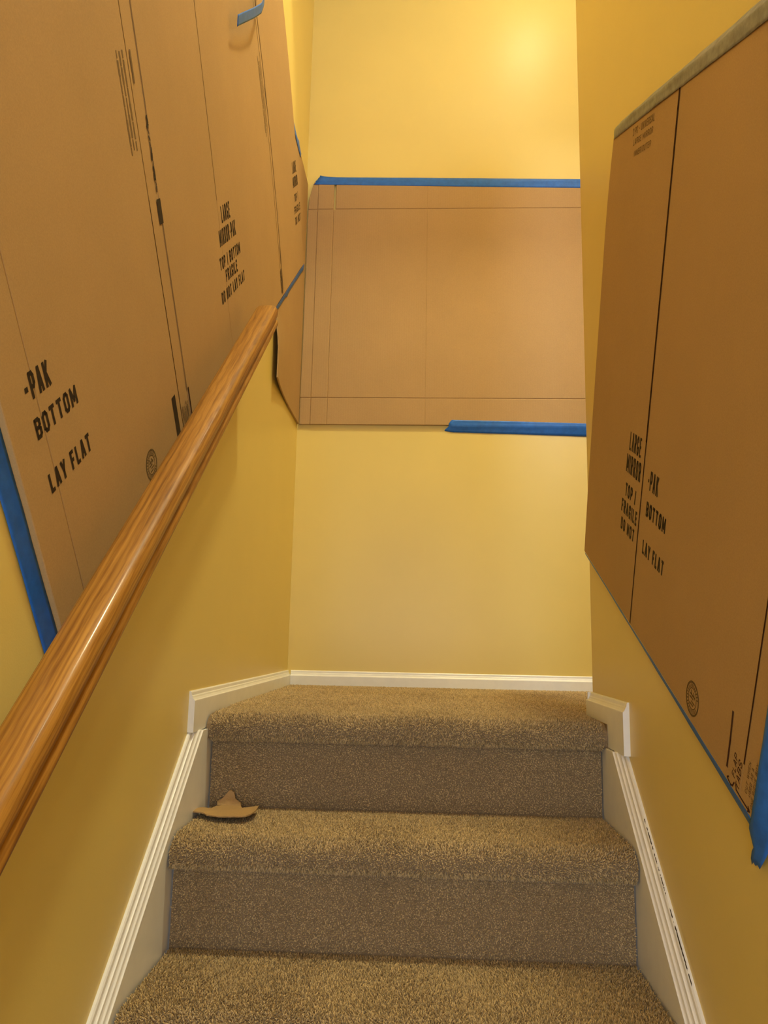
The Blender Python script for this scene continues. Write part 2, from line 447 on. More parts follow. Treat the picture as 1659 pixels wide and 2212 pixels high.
# a wall bracket below the frame carries the lower end
bpos = RA + (RB-RA)*0.10
pts = [(XL+0.001, bpos.y, bpos.z-0.085), (XL+0.03, bpos.y, bpos.z-0.085), (bpos.x, bpos.y, bpos.z-0.07), (bpos.x, bpos.y, bpos.z-0.036)]
vs, fs = [], []
for i, p in enumerate(pts):
    for k in range(8):
        a = k*math.pi/4
        if i < 2: vs.append((p[0], p[1]+.007*math.cos(a), p[2]+.007*math.sin(a)))
        else: vs.append((p[0]+.007*math.cos(a)*0.7+.0, p[1]+.007*math.cos(a), p[2]+.007*math.sin(a)*(0.4 if i == 3 else 1)))
    if i:
        for k in range(8): fs.append(((i-1)*8+k, (i-1)*8+(k+1) % 8, i*8+(k+1) % 8, i*8+k))
fs += [tuple(range(8)), tuple(range(24, 32))]
mesh_obj('rail_bracket', vs, fs, 'bracket', hr, smooth=True)

# ------------------------------------------------------------------ cardboard sheets
class Surf:
    """a flat sheet frame: s along, t up, h off the wall"""
    def __init__(self, fn): self.fn = fn
    def __call__(self, s, t, h): return self.fn(s, t, h)
aL = math.radians(39.2)
def left_fn(s, t, h):
    k = min(max((s-0.9)/0.9, 0), 1)
    s2 = s - 0.088*(max(t, 0)/0.8)**2.5*k*k*(3-2*k)
    # slight waviness of the big sheet
    hw = h + 0.0006*(1+math.sin(s*5.1+t*2.0))*min(max(t*6, 0), 1)
    return Vector((XL+hw, -0.732+s2*math.cos(aL)-t*math.sin(aL), 0.1587+s2*math.sin(aL)+t*math.cos(aL)))
aR = math.radians(25.6)
def right_fn(s, t, h):
    hw = h + 0.0008*(1+math.sin(s*4.0+1.0))*min(max(t*5, 0), 1)
    return Vector((XR-hw, 0.180-s*math.cos(aR)-t*math.sin(aR), 0.3937-s*math.sin(aR)+t*math.cos(aR)))
def back_fn(s, t, h):
    return Vector((s, D-h, t))
def flap_fn(s, t, h):        # s = distance from the corner towards the camera, on the left wall
    return Vector((XL+h, D-s, t))
SL, SR, SB, SF = map(Surf, (left_fn, right_fn, back_fn, flap_fn))

def panel(surf, s0, s1, t0, t1, hb, hf, parent, ch=(0.001,)*4, mat='card', name='panel', nt=14, nsg=8, dep=None):
    f0 = s0 if callable(s0) else (lambda t: s0); f1 = s1 if callable(s1) else (lambda t: s1)
    h0 = hf if callable(hf) else (lambda s, t: hf)
    bk = hb if callable(hb) else (lambda s, t: hb)
    cl, cr, cb, ct = ch
    T = [t0, t0+cb] + list(np.linspace(t0, t1, nt+1)[1:-1]) + [t1-ct, t1]
    rows = []
    for ti, t in enumerate(T):
        a, b = f0(t), f1(t)
        S = [a, a+cl] + list(np.linspace(a, b, nsg+1)[1:-1]) + [b-cr, b]
        row = []
        for si, s in enumerate(S):
            d = 0
            if si == 0: d = max(d, cl)
            if si == len(S)-1: d = max(d, cr)
            if ti == 0: d = max(d, cb)
            if ti == len(T)-1: d = max(d, ct)
            row.append((s, t, h0(s, t)-min(d*0.9, 0.003)))
        rows.append(row)
    R, Cn = len(rows), len(rows[0])
    vs = [surf(*p) for row in rows for p in row]
    fs = [(i*Cn+j, i*Cn+j+1, (i+1)*Cn+j+1, (i+1)*Cn+j) for i in range(R-1) for j in range(Cn-1)]
    m = len(vs)
    vs += [surf(s, t, bk(s, t)) for row in rows for (s, t, h) in row]
    fs += [(m+i*Cn+j, m+(i+1)*Cn+j, m+(i+1)*Cn+j+1, m+i*Cn+j+1) for i in range(R-1) for j in range(Cn-1)]
    for j in range(Cn-1):
        fs += [(j, m+j, m+j+1, j+1), ((R-1)*Cn+j, (R-1)*Cn+j+1, m+(R-1)*Cn+j+1, m+(R-1)*Cn+j)]
    for i in range(R-1):
        fs += [(i*Cn, (i+1)*Cn, m+(i+1)*Cn, m+i*Cn), (i*Cn+Cn-1, m+i*Cn+Cn-1, m+(i+1)*Cn+Cn-1, (i+1)*Cn+Cn-1)]
    return mesh_obj(name, vs, fs, mat, parent)

# ---- lettering made of strokes
G = {
 'A': [[(0, 0), (.42, 1), (.58, 1), (1, 0)], [(.18, .28), (.82, .28)]],
 'B': [[(0, .5), (0, 1), (.72, 1), (1, .87), (1, .66), (.78, .53), (0, .53)], [(.78, .53), (1, .4), (1, .13), (.72, 0), (0, 0), (0, .53)]],
 'C': [[(1, .68), (1, .84), (.72, 1), (.28, 1), (0, .84), (0, .16), (.28, 0), (.72, 0), (1, .16), (1, .32)]],
 'D': [[(0, 0), (0, 1), (.68, 1), (1, .82), (1, .18), (.68, 0), (0, 0)]],
 'E': [[(1, 1), (0, 1), (0, 0), (1, 0)], [(0, .52), (.85, .52)]],
 'F': [[(1, 1), (0, 1), (0, 0)], [(0, .5), (.85, .5)]],
 'G': [[(1, .76), (1, .86), (.72, 1), (.28, 1), (0, .84), (0, .16), (.28, 0), (.72, 0), (1, .14), (1, .40), (.58, .40)]],
 'H': [[(0, 0), (0, 1)], [(1, 0), (1, 1)], [(0, .5), (1, .5)]],
 'I': [[(.5, 0), (.5, 1)]],
 'K': [[(0, 0), (0, 1)], [(1, 1), (.05, .42)], [(.30, .58), (1, 0)]],
 'L': [[(0, 1), (0, 0), (1, 0)]],
 'M': [[(0, 0), (0, 1), (.5, .25), (1, 1), (1, 0)]],
 'N': [[(0, 0), (0, 1), (1, 0), (1, 1)]],
 'O': [[(.28, 0), (0, .16), (0, .84), (.28, 1), (.72, 1), (1, .84), (1, .16), (.72, 0), (.28, 0)]],
 'P': [[(0, 0), (0, 1), (.72, 1), (1, .86), (1, .57), (.72, .43), (0, .43)]],
 'R': [[(0, 0), (0, 1), (.72, 1), (1, .86), (1, .60), (.75, .47), (0, .47)], [(.62, .47), (1, 0)]],
 'S': [[(1, .74), (1, .86), (.72, 1), (.28, 1), (0, .86), (0, .66), (.25, .54), (.75, .45), (1, .32), (1, .14), (.72, 0), (.28, 0), (0, .14), (0, .27)]],
 'T': [[(0, 1), (1, 1)], [(.5, 1), (.5, 0)]],
 'U': [[(0, 1), (0, .16), (.28, 0), (.72, 0), (1, .16), (1, 1)]],
 'V': [[(0, 1), (.5, 0), (1, 1)]],
 'W': [[(0, 1), (.25, 0), (.5, .9), (.75, 0), (1, 1)]],
 'X': [[(0, 0), (1, 1)], [(0, 1), (1, 0)]],
 'Y': [[(0, 1), (.5, .45), (1, 1)], [(.5, .45), (.5, 0)]],
 '-': [[(0, .45), (1, .45)]],
 '/': [[(.1, -.05), (.9, 1.05)]],
 '2': [[(0, .78), (0, .88), (.25, 1), (.75, 1), (1, .88), (1, .68), (0, 0), (1, 0)]],
 ' ': [],
}
GW = {'I': .34, 'M': 1.30, 'W': 1.4, 'L': .86, 'E': .9, 'F': .86, '-': .55, '/': .62, ' ': .42}
def stroke_quads(line, w, out):
    for (a, b) in zip(line[:-1], line[1:]):
        a = Vector(a); b = Vector(b); d = b-a
        if d.length < 1e-6: continue
        d.normalize(); nrm = Vector((-d.y, d.x)); e = d*w*0.36
        out.append([a-e+nrm*w/2, a-e-nrm*w/2, b+e-nrm*w/2, b+e+nrm*w/2])
def strokes_mesh(name, surf, quads, h, mat, parent, lift=0.0):
    vs, fs = [], []
    for k, q in enumerate(quads):
        c = (q[0]+q[2])/2; Lq = (q[0]-q[3]).length
        m = max(1, int(Lq/0.03))
        for i in range(m):
            f = []
            for (u, side) in ((i/m, 0), (i/m, 1), ((i+1)/m, 1), ((i+1)/m, 0)):
                p0, p1 = (q[0], q[3]) if side == 0 else (q[1], q[2])
                p = p0 + (p1-p0)*u
                f.append(len(vs)); vs.append(surf(p.x, p.y, h+0.00035))
            fs.append(tuple(f))
    # make each print a very thin solid layer of ink facing the room
    o = mesh_obj(name, vs, fs, mat, parent, recalc=False)
    return o
def lettering(surf, text, s0, s1, t0, t1, h, parent, mat='ink', wt=0.20, vertical=False, slant=0, name='printed_lettering', gap=.34):
    """fit text in the box; vertical=True writes upward along +t with letter tops towards -s"""
    if vertical: W, H = t1-t0, s1-s0
    else: W, H = s1-s0, t1-t0
    widths = [GW.get(c, 1.0) for c in text]
    tot = sum(widths) + gap*(len(text)-1)
    u = W/tot; sw = H*wt; quads = []
    sw = min(sw, u*0.40)
    x = 0
    for c, w in zip(text, widths):
        gw = w*u
        for line in G.get(c, []):
            pts = []
            for (a, b) in line:
                px = x + sw/2 + a*max(gw-sw, 0.0001) if c != 'I' else x+gw/2
                py = sw/2 + b*(H-sw)
                px += slant*py
                pts.append((px, py))
            stroke_quads(pts, sw, quads)
        x += gw + gap*u
    if vertical:
        quads = [[Vector((s1-p.y, t0+p.x)) for p in q] for q in quads]
    else:
        quads = [[Vector((s0+p.x, t0+p.y)) for p in q] for q in quads]
    return strokes_mesh(name, surf, quads, h, mat, parent)
def free_strokes(surf, lines, w, h, parent, mat, name):
    quads = []
    for l in lines: stroke_quads([Vector(p) for p in l], w, quads)
    return strokes_mesh(name, surf, quads, h, mat, parent)
def stamp(surf, cs, ct, rad, h, parent):
    lines = []
    def circ(r, a0=0, a1=360, n=36): return [(cs+r*math.cos(math.radians(a0+(a1-a0)*i/n)), ct+r*math.sin(math.radians(a0+(a1-a0)*i/n))) for i in range(n+1)]
    lines += [circ(rad), circ(rad*0.93), circ(rad*0.62)]
    quads = []
    for l in lines: stroke_quads(l, rad*0.05, quads)
    for a in range(20, 340, 14): # illegible ring of small print
        l = [(cs+rad*q*math.cos(math.radians(a)), ct+rad*q*math.sin(math.radians(a))) for q in (0.70, 0.84)]
        stroke_quads(l, rad*0.07, quads)
    for (x0, y0, x1, y1) in ((-.35, .2, .35, .2), (-.42, 0, .1, 0), (-.1, -.2, .4, -.2), (-.3, -.38, .2, -.38), (.1, .4, .3, .1), (-.25, .42, -.05, .1)):
        stroke_quads([(cs+rad*x0, ct+rad*y0), (cs+rad*x1, ct+rad*y1)], rad*0.09, quads)
    return strokes_mesh('printed_stamp', surf, quads, h, 'ink_stamp', parent)
def small_print(surf, s0, s1, t0, t1, rows, h, parent, seed, mat='ink_faint', along='t', fill=0.8):
    """rows of marks too small to read"""
    g = np.random.default_rng(seed); quads = []
    for rr_ in range(rows):
        sc = s0+(s1-s0)*(rr_+.5)/rows; w = (s1-s0)/rows*0.5
        t = t0 + g.uniform(0, .1)*(t1-t0); te = t1 - g.uniform(0, .15)*(t1-t0)
        while t < te:
            l = g.uniform(.006, .022)
            stroke_quads([(sc, t), (sc, min(t+l, te))], w*g.uniform(.6, 1.1), quads)
            t += l + g.uniform(.003, .007)
    return strokes_mesh('small_print', surf, quads, h, mat, parent)

# ---- the big sheet on the left wall
HF = 0.014
cl_ = empty('cardboard_sheet', (XL, 0, 0))
tag(cl_, 'huge tilted cardboard sheet with black print taped to the left wall above the handrail', 'cardboard')
TOP = 0.95
def sB(t): return 0.6525 + (0.007*(1-t/0.12) if t < 0.12 else 0)
panel(SL, 0.0, 0.0785, 0, TOP, 0.002, HF, cl_, (.001, .0016, .001, .001), nsg=3)
panel(SL, 0.0785, 0.5985, 0, TOP, 0.002, HF, cl_, (.0016, .0006, .001, .001))
panel(SL, 0.5985, 0.6525, 0, TOP, 0.002, HF-0.0008, cl_, (.0006, .0006, .001, .001), nsg=3)
panel(SL, sB, 1.0555, 0, TOP, 0.002, HF, cl_, (.0016, .0011, .001, .001))
panel(SL, 1.0555, 1.7810, 0, TOP, 0.0104, HF, cl_, (.0011, .0006, .001, .001))
panel(SL, 1.7810, 1.8095, 0, TOP, 0.0104, HF-0.0006, cl_, (.0006, .0006, .001, .001), nsg=3)
panel(SL, 1.8095, 2.3040, 0, TOP, 0.0104, HF, cl_, (.0006, .001, .001, .001))
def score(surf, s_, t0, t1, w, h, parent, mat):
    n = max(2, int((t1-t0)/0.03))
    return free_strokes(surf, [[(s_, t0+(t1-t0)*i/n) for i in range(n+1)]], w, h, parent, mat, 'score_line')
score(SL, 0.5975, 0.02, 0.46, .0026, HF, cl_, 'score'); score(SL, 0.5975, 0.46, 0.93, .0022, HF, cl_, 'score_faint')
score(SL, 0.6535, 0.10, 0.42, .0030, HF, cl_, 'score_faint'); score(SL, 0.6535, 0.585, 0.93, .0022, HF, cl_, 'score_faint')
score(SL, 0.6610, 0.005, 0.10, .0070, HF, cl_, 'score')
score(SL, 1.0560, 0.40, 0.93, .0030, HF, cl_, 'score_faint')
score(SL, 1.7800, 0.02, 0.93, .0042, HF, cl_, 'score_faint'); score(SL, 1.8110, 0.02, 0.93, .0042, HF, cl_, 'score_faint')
Lt = lambda tx, a, b, c, d, **k: lettering(SL, tx, a, b, c, d, HF, cl_, **k)
Lt('LARGE', 1.081, 1.170, 0.346, 0.383); Lt('MIRROR-PAK', 1.040, 1.209, 0.299, 0.336)
Lt('TOP / BOTTOM', 1.019, 1.237, 0.250, 0.278); Lt('FRAGILE', 1.063, 1.188, 0.215, 0.244); Lt('DO NOT LAY FLAT', 1.002, 1.256, 0.177, 0.2045)
Lt('LARGE', 2.181, 2.269, 0.337, 0.376); Lt('MIRROR', 2.171, 2.283, 0.291, 0.327); Lt('TOP /', 2.179, 2.268, 0.242, 0.270)
Lt('FRAGILE', 2.158, 2.2995, 0.203, 0.229); Lt('DO NOT', 2.168, 2.2960, 0.165, 0.192)
Lt('-', 0.054, 0.064, 0.307, 0.340); Lt('PAK', 0.069, 0.122, 0.306, 0.340); Lt('BOTTOM', 0.057, 0.182, 0.258, 0.285); Lt('LAY FLAT', 0.058, 0.191, 0.184, 0.211)
stamp(SL, 0.401, 0.057, 0.027, HF, cl_)
# printed bar and small print beside the double score line
free_strokes(SL, [[(0.564, 0.112), (0.566, 0.012)]], 0.022, HF, cl_, 'ink', 'printed_bar')
small_print(SL, 0.605, 0.648, 0.008, 0.085, 4, HF, cl_, 11)
small_print(SL, 0.545, 0.585, 0.53, 0.70, 3, HF, cl_, 12)
small_print(SL, 0.608, 0.622, 0.63, 0.685, 1, HF, cl_, 13)
small_print(SL, 1.735, 1.772, 0.48, 0.70, 3, HF, cl_, 14)
small_print(SL, 1.770, 1.806, 0.01, 0.10, 3, HF, cl_, 15, mat='ink')
g = np.random.default_rng(5); q = []
t = 0.468
while t < 0.585:
    l = g.uniform(.003, .008); stroke_quads([(0.649+g.normal(0, .0015), t), (0.649+g.normal(0, .0015), t+l)], g.uniform(.003, .008), q); t += l+g.uniform(.003, .005)
strokes_mesh('printed_lettering', SL, q, HF, 'ink', cl_)
free_strokes(SL, [[(0.648, 0.4215), (0.648, 0.448)]], 0.021, HF, cl_, 'ink', 'printed_box')
for l in ([(1.803, 0.57), (1.803, 0.61)], [(1.803, 0.105), (1.803, 0.155)]): free_strokes(SL, [l], 0.004, HF, cl_, 'ink', 'printed_mark')

# ---- the sheet on the dividing wall
HR = 0.015
cr_ = empty('cardboard_sheet', (XR, 0, 0))
tag(cr_, 'tilted printed cardboard sheet in shade taped to the dividing wall on the right', 'cardboard')
def r0(t): return float(np.interp(t, [0, .355, .78, .90, .95], [0.0, -.014, -.026, -.016, -.006]))
panel(SR, r0, 0.4365, 0, 0.95, 0.0035, HR, cr_, (.001, .0006, .001, .001))
panel(SR, 0.4365, 0.9725, 0, 0.95, 0.0035, HR, cr_, (.0006, .0008, .001, .001))
panel(SR, 0.9725, 1.0170, 0, 0.95, 0.0035, HR, cr_, (.0008, .001, .001, .001), nsg=3)
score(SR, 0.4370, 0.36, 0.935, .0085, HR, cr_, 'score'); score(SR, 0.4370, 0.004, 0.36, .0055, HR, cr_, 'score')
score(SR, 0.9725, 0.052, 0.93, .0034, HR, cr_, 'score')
Rt = lambda tx, a, b, c, d, **k: lettering(SR, tx, a, b, c, d, HR, cr_, **k)
Rt('LARGE', 0.330, 0.410, 0.322, 0.359); Rt('MIRROR', 0.320, 0.420, 0.277, 0.314); Rt('TOP /', 0.328, 0.404, 0.2295, 0.2565)
Rt('FRAGILE', 0.310, 0.423, 0.193, 0.2205); Rt('DO NOT', 0.316, 0.414, 0.158, 0.183)
Rt('-', 0.469, 0.477, 0.278, 0.314); Rt('PAK', 0.481, 0.530, 0.278, 0.314); Rt('BOTTOM', 0.474, 0.587, 0.2295, 0.257); Rt('LAY FLAT', 0.473, 0.598, 0.158, 0.185)
Rt('2 PC - UNIVERSAL', 0.158, 0.304, 0.9120, 0.9255, mat='ink_faint', wt=.15)
Rt('LARGE MIRROR', 0.168, 0.300, 0.8930, 0.9045, mat='ink_faint', wt=.15)
Rt('INNER/OUTER', 0.178, 0.294, 0.8715, 0.8830, mat='ink_faint', wt=.15)
stamp(SR, 0.785, 0.036, 0.026, HR, cr_)
free_strokes(SR, [[(0.923, 0.095), (0.926, 0.055), (0.927, 0.018)]], 0.0048, HR, cr_, 'marker', 'marker_bar')
Rt('FLAP', 0.9435, 0.9535, 0.0165, 0.0490, mat='marker', vertical=True, wt=.13, slant=.15, name='marker_lettering')
Rt('TABS', 0.9575, 0.9685, 0.0080, 0.0480, mat='marker', vertical=True, wt=.13, slant=.15, name='marker_lettering')
free_strokes(SR, [[(0.932, 0.005), (0.9385, 0.003), (0.945, 0.002), (0.950, 0.004), (0.9535, 0.011)], [(0.932, .005), (.936, .008)],
                  [(0.9585, 0.013), (0.9615, 0.006), (0.983, 0.005), (1.004, 0.005)], [(1.004, .005), (.9985, .0085)], [(1.004, .005), (.9985, .002)]],
             0.0023, HR, cr_, 'marker', 'marker_arrow')
Rt('CUT WHEN', 0.9845, 0.9905, 0.020, 0.064, mat='ink_faint', vertical=True, wt=.14, name='marker_lettering')
Rt('USED AS A', 0.9940, 1.0000, 0.022, 0.062, mat='ink_faint', vertical=True, wt=.14, name='marker_lettering')
Rt('ONE PIECE BOX', 1.0035, 1.0095, 0.011, 0.074, mat='ink_faint', vertical=True, wt=.14, name='marker_lettering')

# ---- the scored sheet on the back wall
cb_ = empty('cardboard_sheet', (0.6, D, 1.5))
tag(cb_, 'plain scored cardboard sheet with slit corner taped flat to the back wall', 'cardboard')
HB = 0.012
xs = [-0.0118, 0.0300, 0.0950, 0.4760, 1.50]
zs = [0.986, 1.093, 1.890, 2.012]
for i in range(4):
    for j in range(3):
        a, b = xs[i], xs[i+1]
        c, d = zs[j], zs[j+1]
        chl = .001 if i == 0 else (.0010 if i == 3 else .0022)
        chr_ = .0010 if i == 2 else .0022
        if j == 2 and i == 2: a = 0.1030           # die-cut slit in the top flap
        s0 = a
        if i == 0:
            s0 = lambda t: float(np.interp(t, [.986, 1.25, 1.26, 1.88, 1.94, 2.012], [-.0118, -.0115, -.0100, -.0095, -.006, .012]))
        panel(SB, s0, b, c, d, 0.002, HB - (0.0015 if i == 0 else 0), cb_, (chl, chr_, .0026 if j else .001, .0026 if j < 2 else .001), mat='card_flute', nt=8, nsg=5)

# ---- the narrow piece standing in the corner on the left wall
cf_ = empty('cardboard_sheet', (XL, D-0.3, 1.0))
tag(cf_, 'narrow cardboard piece in the left corner, partly hidden behind the big left sheet', 'cardboard')
def curl(s, t): return 0.016*max(0, (s-0.22)/0.33)**2*min(max((1.22-t)/0.12, 0), 1)
hfl = lambda s, t: 0.0078 + curl(s, t)
hbl = lambda s, t: 0.0030 + curl(s, t)
panel(SF, 0.0125, 0.245, 0.986, 2.000, 0.0012, hfl, cf_, (.001, .0004, .001, .001), nsg=4, nt=30)
panel(SF, 0.245, 0.548, 0.986, 2.000, hbl, hfl, cf_, (.0004, .001, .001, .001), nsg=8, nt=30)

# ------------------------------------------------------------------ painter's tape
def ribbon(name, edges, mat, label, seed=0, wr=0.0006, n=40, m=6, thick=0.0004, ragged=0.0, fold=None, group=None):
    """strip between two 3D edge polylines"""
    g = np.random.default_rng(seed)
    def rs(P, n):
        P = np.array([tuple(p) for p in P], float); L = np.concatenate([[0], np.cumsum(np.linalg.norm(np.diff(P, axis=0), axis=1))])
        s = np.linspace(0, L[-1], n); return np.stack([np.interp(s, L, P[:, i]) for i in range(3)], 1)
    ED = [rs(e, n) for e in edges]; A = ED[0]; B = ED[-1]; ne = len(ED)-1
    nor = np.cross(B[n//2]-A[n//2], A[-1]-A[0]); nor /= np.linalg.norm(nor)
    mid = (A+B)[n//2]/2; inside = np.array([0.43, 0.3, 1.0])
    if (inside-mid)@nor < 0: nor = -nor
    ph = g.uniform(0, 6.28, 4)
    vs, fs = [], []
    tdir = (A[-1]-A[0]); tdir /= np.linalg.norm(tdir)
    rag = [g.normal(0, ragged, m+1), g.normal(0, ragged, m+1)]
    for i in range(n):
        for j in range(m+1):
            u = j/m; kk = min(int(u*ne), ne-1); fr_ = u*ne-kk; p = ED[kk][i]*(1-fr_)+ED[kk+1][i]*fr_
            f = i/(n-1)
            w = wr*(math.sin(f*23+ph[0]+u*2)*.5+math.sin(f*51+ph[1]-u*3)*.3+math.sin(u*7+f*6+ph[2])*.6)
            if fold is not None: w += fold(f, u)
            if i == 0: p = p + tdir*rag[0][j]
            if i == n-1: p = p + tdir*rag[1][j]
            vs.append(p + nor*(abs(w)+thick))
    k = len(vs)
    vs2 = [v - nor*thick*0.9 for v in vs]; vs = vs+vs2
    M1 = m+1
    for i in range(n-1):
        for j in range(m):
            a = i*M1+j
            fs.append((a, a+1, a+M1+1, a+M1)); fs.append((k+a, k+a+M1, k+a+M1+1, k+a+1))
    for i in range(n-1):
        a = i*M1; fs.append((a, a+M1, k+a+M1, k+a)); a += m; fs.append((a, k+a, k+a+M1, a+M1))
    for j in range(m):
        fs.append((j, k+j, k+j+1, j+1)); a = (n-1)*M1+j; fs.append((a, a+1, k+a+1, k+a))
    o = mesh_obj(name, vs, fs, mat, None, smooth=True)
    tag(o, label, 'tape', group)
    return o
def ln_(surf, pts): return [surf(*p) for p in pts]

# left sheet: down its lower left edge, flat on the wall
def dense(r, n=30):
    r = np.array(r, float); d = np.concatenate([[0], np.cumsum(np.linalg.norm(np.diff(r, axis=0), axis=1))])
    return [tuple(np.interp(x, d, r[:, i]) for i in range(3)) for x in sorted(set(np.linspace(0, d[-1], n)) | set(d))]
def sr(surf, *rows): return [[surf(*p) for p in dense(r)] for r in rows]
ribbon('tape_strip', sr(SL, [(-0.034, 0.93, .0006), (-0.032, 0.4, .0006), (-0.030, 0.2, .0006), (-0.032, -0.02, .0006)],
                        [(-0.0008, 0.93, .006), (-0.0008, 0.4, .006), (-0.0008, 0.2, .006), (-0.0008, -0.02, .006)]), 'tape',
       'blue tape strip down the near edge of the big left cardboard sheet', 1, .0008)
# left sheet: along its bottom edge, above the end of the handrail
ribbon('tape_strip', sr(SL, [(1.15, -0.0008, HF), (1.8, -0.0008, HF), (2.318, -0.0008, HF)],
                        [(1.15, -0.019, .0095), (1.6, -0.020, .0095), (1.88, -0.021, .0095), (1.885, -0.030, .0095), (1.93, -0.022, .0095), (2.2, -0.022, .0095), (2.318, -0.026, .0095)]), 'tape',
       'dark blue tape strip slanting up from the top end of the handrail', 2, .0006)
# corner piece: torn bit on its top edge
ribbon('tape_strip', [[(XL+.0085, 0.60, 1.975), (XL+.0085, 0.80, 1.976), (XL+.0085, 0.915, 1.978)], [(XL+.0085, 0.60, 2.001), (XL+.0085, 0.80, 2.002), (XL+.0085, 0.93, 2.002)],
       [(XL+.0015, 0.60, 2.015), (XL+.0015, 0.78, 2.028), (XL+.0015, 0.84, 2.020), (XL+.0015, 0.90, 2.040), (XL+.0015, 0.945, 2.022)]], 'tape',
       'small torn blue tape bit high in the left corner beside the big sheet', 3, .0010, ragged=.004)
# back sheet
def fold_top(f, u): return 0.0022*math.exp(-((u-0.55-0.1*math.sin(f*5))/0.08)**2)*(0.4+0.6*math.sin(f*9+1)**2)
ribbon('tape_strip', sr(SB, [(0.012, 2.000, HB), (0.3, 1.993, HB), (0.7, 1.984, HB), (1.25, 1.973, HB), (1.51, 1.968, HB)],
                        [(0.020, 2.013, HB), (0.3, 2.0125, HB), (0.7, 2.0125, HB), (1.25, 2.0125, HB), (1.51, 2.0125, HB)],
                        [(0.033, 2.046, .003), (0.055, 2.040, .003), (0.10, 2.038, .002), (0.6, 2.030, .002), (1.25, 2.018, .002), (1.51, 2.0155, .004)]), 'tape',
       'long wrinkled blue tape strip across the top of the back cardboard sheet', 4, .0006, n=80, m=8, fold=fold_top, ragged=.002)
def fold_bot(f, u): return 0.0022*math.exp(-((u-0.55)/0.08)**2)*(0.5+0.5*math.sin(f*4+.5)**2)
ribbon('tape_strip', sr(SB, [(0.577, 1.007, HB), (0.8, 1.003, HB), (1.25, 0.992, HB), (1.51, 0.988, HB)],
                        [(0.566, 0.9855, HB), (0.8, 0.9855, HB), (1.25, 0.9855, HB), (1.51, 0.9855, HB)],
                        [(0.553, 0.965, .003), (0.58, 0.960, .002), (0.8, 0.955, .0015), (1.25, 0.943, .0015), (1.51, 0.938, .0015)]), 'tape',
       'shorter blue tape strip under the lower right of the back cardboard sheet', 5, .0005, n=60, m=8, fold=fold_bot, ragged=.002)
# right sheet: top, bottom, near edge
def fold_r(f, u): return 0.003*math.exp(-((u-0.6)/0.12)**2)*(0.5+0.5*math.sin(f*11)**2)
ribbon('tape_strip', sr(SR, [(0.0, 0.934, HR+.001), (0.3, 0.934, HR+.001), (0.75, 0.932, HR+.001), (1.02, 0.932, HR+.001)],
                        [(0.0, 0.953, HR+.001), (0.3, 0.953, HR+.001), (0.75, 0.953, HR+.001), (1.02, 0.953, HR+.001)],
                        [(0.006, 0.968, .004), (0.3, 0.970, .003), (0.75, 0.972, .003), (1.02, 0.972, .003)]), 'tape_sheen',
       'crinkled tape strip with its sheen painted grey along the slanting top of the right cardboard sheet', 6, .0010, n=80, m=8, fold=fold_r)
ribbon('tape_strip', sr(SR, [(0.004, -0.001, HR-.001), (0.5, -0.001, HR-.001), (1.008, -0.001, HR-.001)],
                        [(0.004, -0.008, .0115), (0.4, -0.010, .011), (0.8, -0.015, .010), (0.95, -0.018, .009), (1.012, -0.020, .008)]), 'tape',
       'thin blue tape strip along the slanting bottom of the right cardboard sheet', 7, .0004, n=80)
ribbon('tape_strip', sr(SR, [(1.008, 0.6, HR), (1.009, 0.2, HR), (1.010, 0.0, HR), (1.002, -.016, .013), (1.008, -.030, .010), (1.013, -.040, .008), (1.008, -.046, .007), (1.007, -0.060, .006)],
                        [(1.018, 0.6, HR), (1.018, 0.2, HR), (1.018, 0.0, HR), (1.014, -.016, .012), (1.018, -.030, .009), (1.020, -.040, .008), (1.016, -.047, .007), (1.014, -0.062, .006)],
                        [(1.052, 0.6, .003), (1.052, 0.2, .003), (1.048, 0.0, .003), (1.044, -.016, .004), (1.040, -.028, .004), (1.038, -.034, .004), (1.034, -.044, .004), (1.028, -0.054, .004)]), 'tape',
       'bright blue tape strip hanging down the near edge of the right cardboard sheet', 8, .0006, n=60, ragged=.003)
ribbon('tape_strip', sr(SR, [(1.054, 0.30, .0012), (1.052, 0.0, .0012), (1.046, -.026, .0012)],
                        [(1.088, 0.30, .0012), (1.088, 0.0, .0012), (1.088, -.030, .0012)]), 'tape',
       'dark blue tape end on the right wall at the frame edge', 9, .0004, n=30)
# loose curl hanging off the left sheet
path = [(1.905, 0.93, .016), (1.885, 0.885, .020), (1.850, 0.845, .030), (1.80, 0.812, .040), (1.70, 0.785, .046), (1.58, 0.768, .044), (1.47, 0.754, .038), (1.40, 0.744, .032)]
ribbon('tape_curl', [ln_(SL, path), ln_(SL, [(s+.004, t+.024, h+.004) for s, t, h in path])], 'tape',
       'loose curl of blue tape hanging off the upper left cardboard sheet', 10, .0003, n=40)

# ------------------------------------------------------------------ torn scrap on the second step
zt = -RISE
body = [(-.004, -.086, .011), (-.0115, -.072, .012), (-.0125, -.060, .012), (-.002, -.046, .010), (.006, -.036, .009), (.014, -.041, .009), (.024, -.038, .008), (.026, -.004, .006), (.040, .006, .006), (.078, .006, .005),
        (.088, -.024, .006), (.104, -.032, .009), (.124, -.030, .014), (.125, -.052, .013), (.128, -.082, .015), (.124, -.108, .014), (.117, -.128, .014), (.110, -.125, .013), (.102, -.132, .014), (.090, -.128, .013), (.083, -.131, .013),
        (.066, -.124, .011), (.058, -.126, .012), (.044, -.114, .010), (.034, -.113, .011), (.026, -.098, .010), (.018, -.096, .012), (.008, -.094, .012)]
vs = [(x, y, zt+h) for x, y, h in body]
n = len(vs)
cen = [(.055, -.055, zt+.008)]
top = vs + cen
bot = [(x, y, z-.0026) for x, y, z in top]
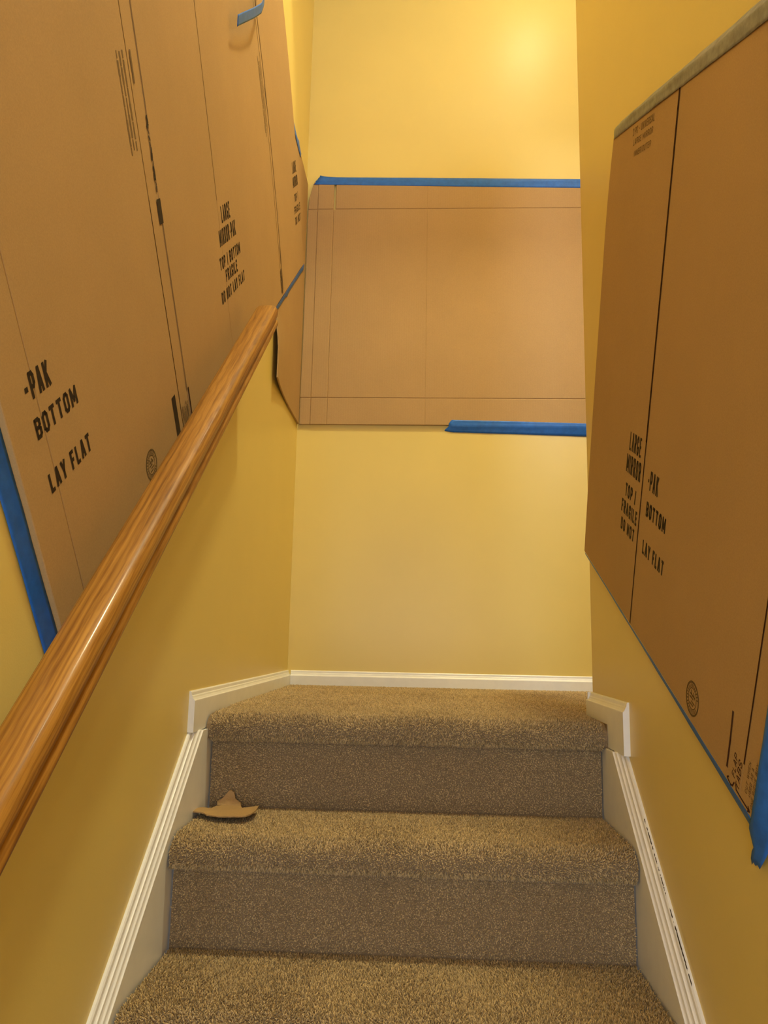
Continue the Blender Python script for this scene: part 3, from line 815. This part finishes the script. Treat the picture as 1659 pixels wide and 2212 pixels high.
fs = [(i, (i+1) % n, n) for i in range(n)] + [(n+1+(i+1) % n, n+1+i, n+1+n) for i in range(n)] + [(i, n+1+i, n+1+(i+1) % n, (i+1) % n) for i in range(n)]
scr = empty('cardboard_scrap', (0.05, -0.05, zt)); tag(scr, 'small torn scrap of brown cardboard lying on the second step', 'cardboard scrap')
mesh_obj('scrap_body', top+bot, fs, 'card', scr)
tip = [(.026, .0040, zt+.006), (.024, .0100, zt+.012), (.038, .0135, zt+.021), (.043, .0145, zt+.028), (.048, .0150, zt+.0345), (.053, .0150, zt+.0350), (.060, .0145, zt+.030), (.063, .0130, zt+.018), (.076, .0100, zt+.010), (.078, .0050, zt+.005), (.05, .0030, zt+.006)]
m = len(tip); bk = [(x, y+.0022, z+.0005) for x, y, z in tip]
fs = [tuple(range(m)), tuple(range(2*m-1, m-1, -1))] + [(i, (i+1) % m, m+(i+1) % m, m+i) for i in range(m)]
mesh_obj('torn_tip', tip+bk, fs, 'card', scr)

# ------------------------------------------------------------------ unseen main lamp, added over the stairs to light treads and walls
lx, ly = 1.00, -0.50
lamp = empty('added_ceiling_light', (lx, ly, CEIL)); tag(lamp, 'unseen lit dome light added on the ceiling above the stairs', 'lamp')
def lathe(prof, nseg=28):
    vs, fs = [], []
    for (r_, z) in prof:
        for k in range(nseg):
            a = 2*math.pi*k/nseg; vs.append((lx+r_*math.cos(a), ly+r_*math.sin(a), z))
    for i in range(len(prof)-1):
        for k in range(nseg): fs.append((i*nseg+k, i*nseg+(k+1) % nseg, (i+1)*nseg+(k+1) % nseg, (i+1)*nseg+k))
    fs += [tuple(range(nseg)), tuple(range((len(prof)-1)*nseg, len(prof)*nseg))]
    return vs, fs
mesh_obj('lamp_base', *lathe([(0.15, CEIL-.0005), (0.155, CEIL-.008), (0.15, CEIL-.022), (0.135, CEIL-.024)]), 'trim', lamp, smooth=True)
mesh_obj('glass_dome', *lathe([(0.132, CEIL-.0245), (0.134, CEIL-.028), (0.130, CEIL-.032), (0.100, CEIL-.036), (0.060, CEIL-.038), (0.015, CEIL-.039)]), 'added_lamp_glass', lamp, smooth=True)

# unseen twin, added to brighten the left cardboard sheet
lx, ly = 1.62, -1.05
hall_fill = empty('added_ceiling_light', (lx, ly, CEIL)); tag(hall_fill, 'second unseen dome light added to brighten the left cardboard sheet', 'lamp')
mesh_obj('lamp_base', *lathe([(0.15, CEIL-.0005), (0.155, CEIL-.008), (0.15, CEIL-.022), (0.135, CEIL-.024)]), 'trim', hall_fill, smooth=True)
mesh_obj('glass_dome', *lathe([(0.132, CEIL-.0245), (0.134, CEIL-.028), (0.130, CEIL-.032), (0.100, CEIL-.036), (0.060, CEIL-.038), (0.015, CEIL-.039)]), 'hall_fill_glass', hall_fill, smooth=True)
# dome light under the added landing slab: its reflection is the bright spot on the back wall
lx, ly = 0.95, 0.66
lamp2 = empty('landing_light', (lx, ly, SOF)); tag(lamp2, 'lit dome light under the added landing slab', 'lamp')
mesh_obj('lamp_base', *lathe([(0.095, SOF-.0005), (0.10, SOF-.006), (0.095, SOF-.016), (0.08, SOF-.018)]), 'trim', lamp2, smooth=True)
mesh_obj('glass_dome', *lathe([(0.078, SOF-.0185), (0.082, SOF-.03), (0.078, SOF-.048), (0.062, SOF-.066), (0.038, SOF-.078), (0.010, SOF-.083)]), 'globe_glass', lamp2, smooth=True)
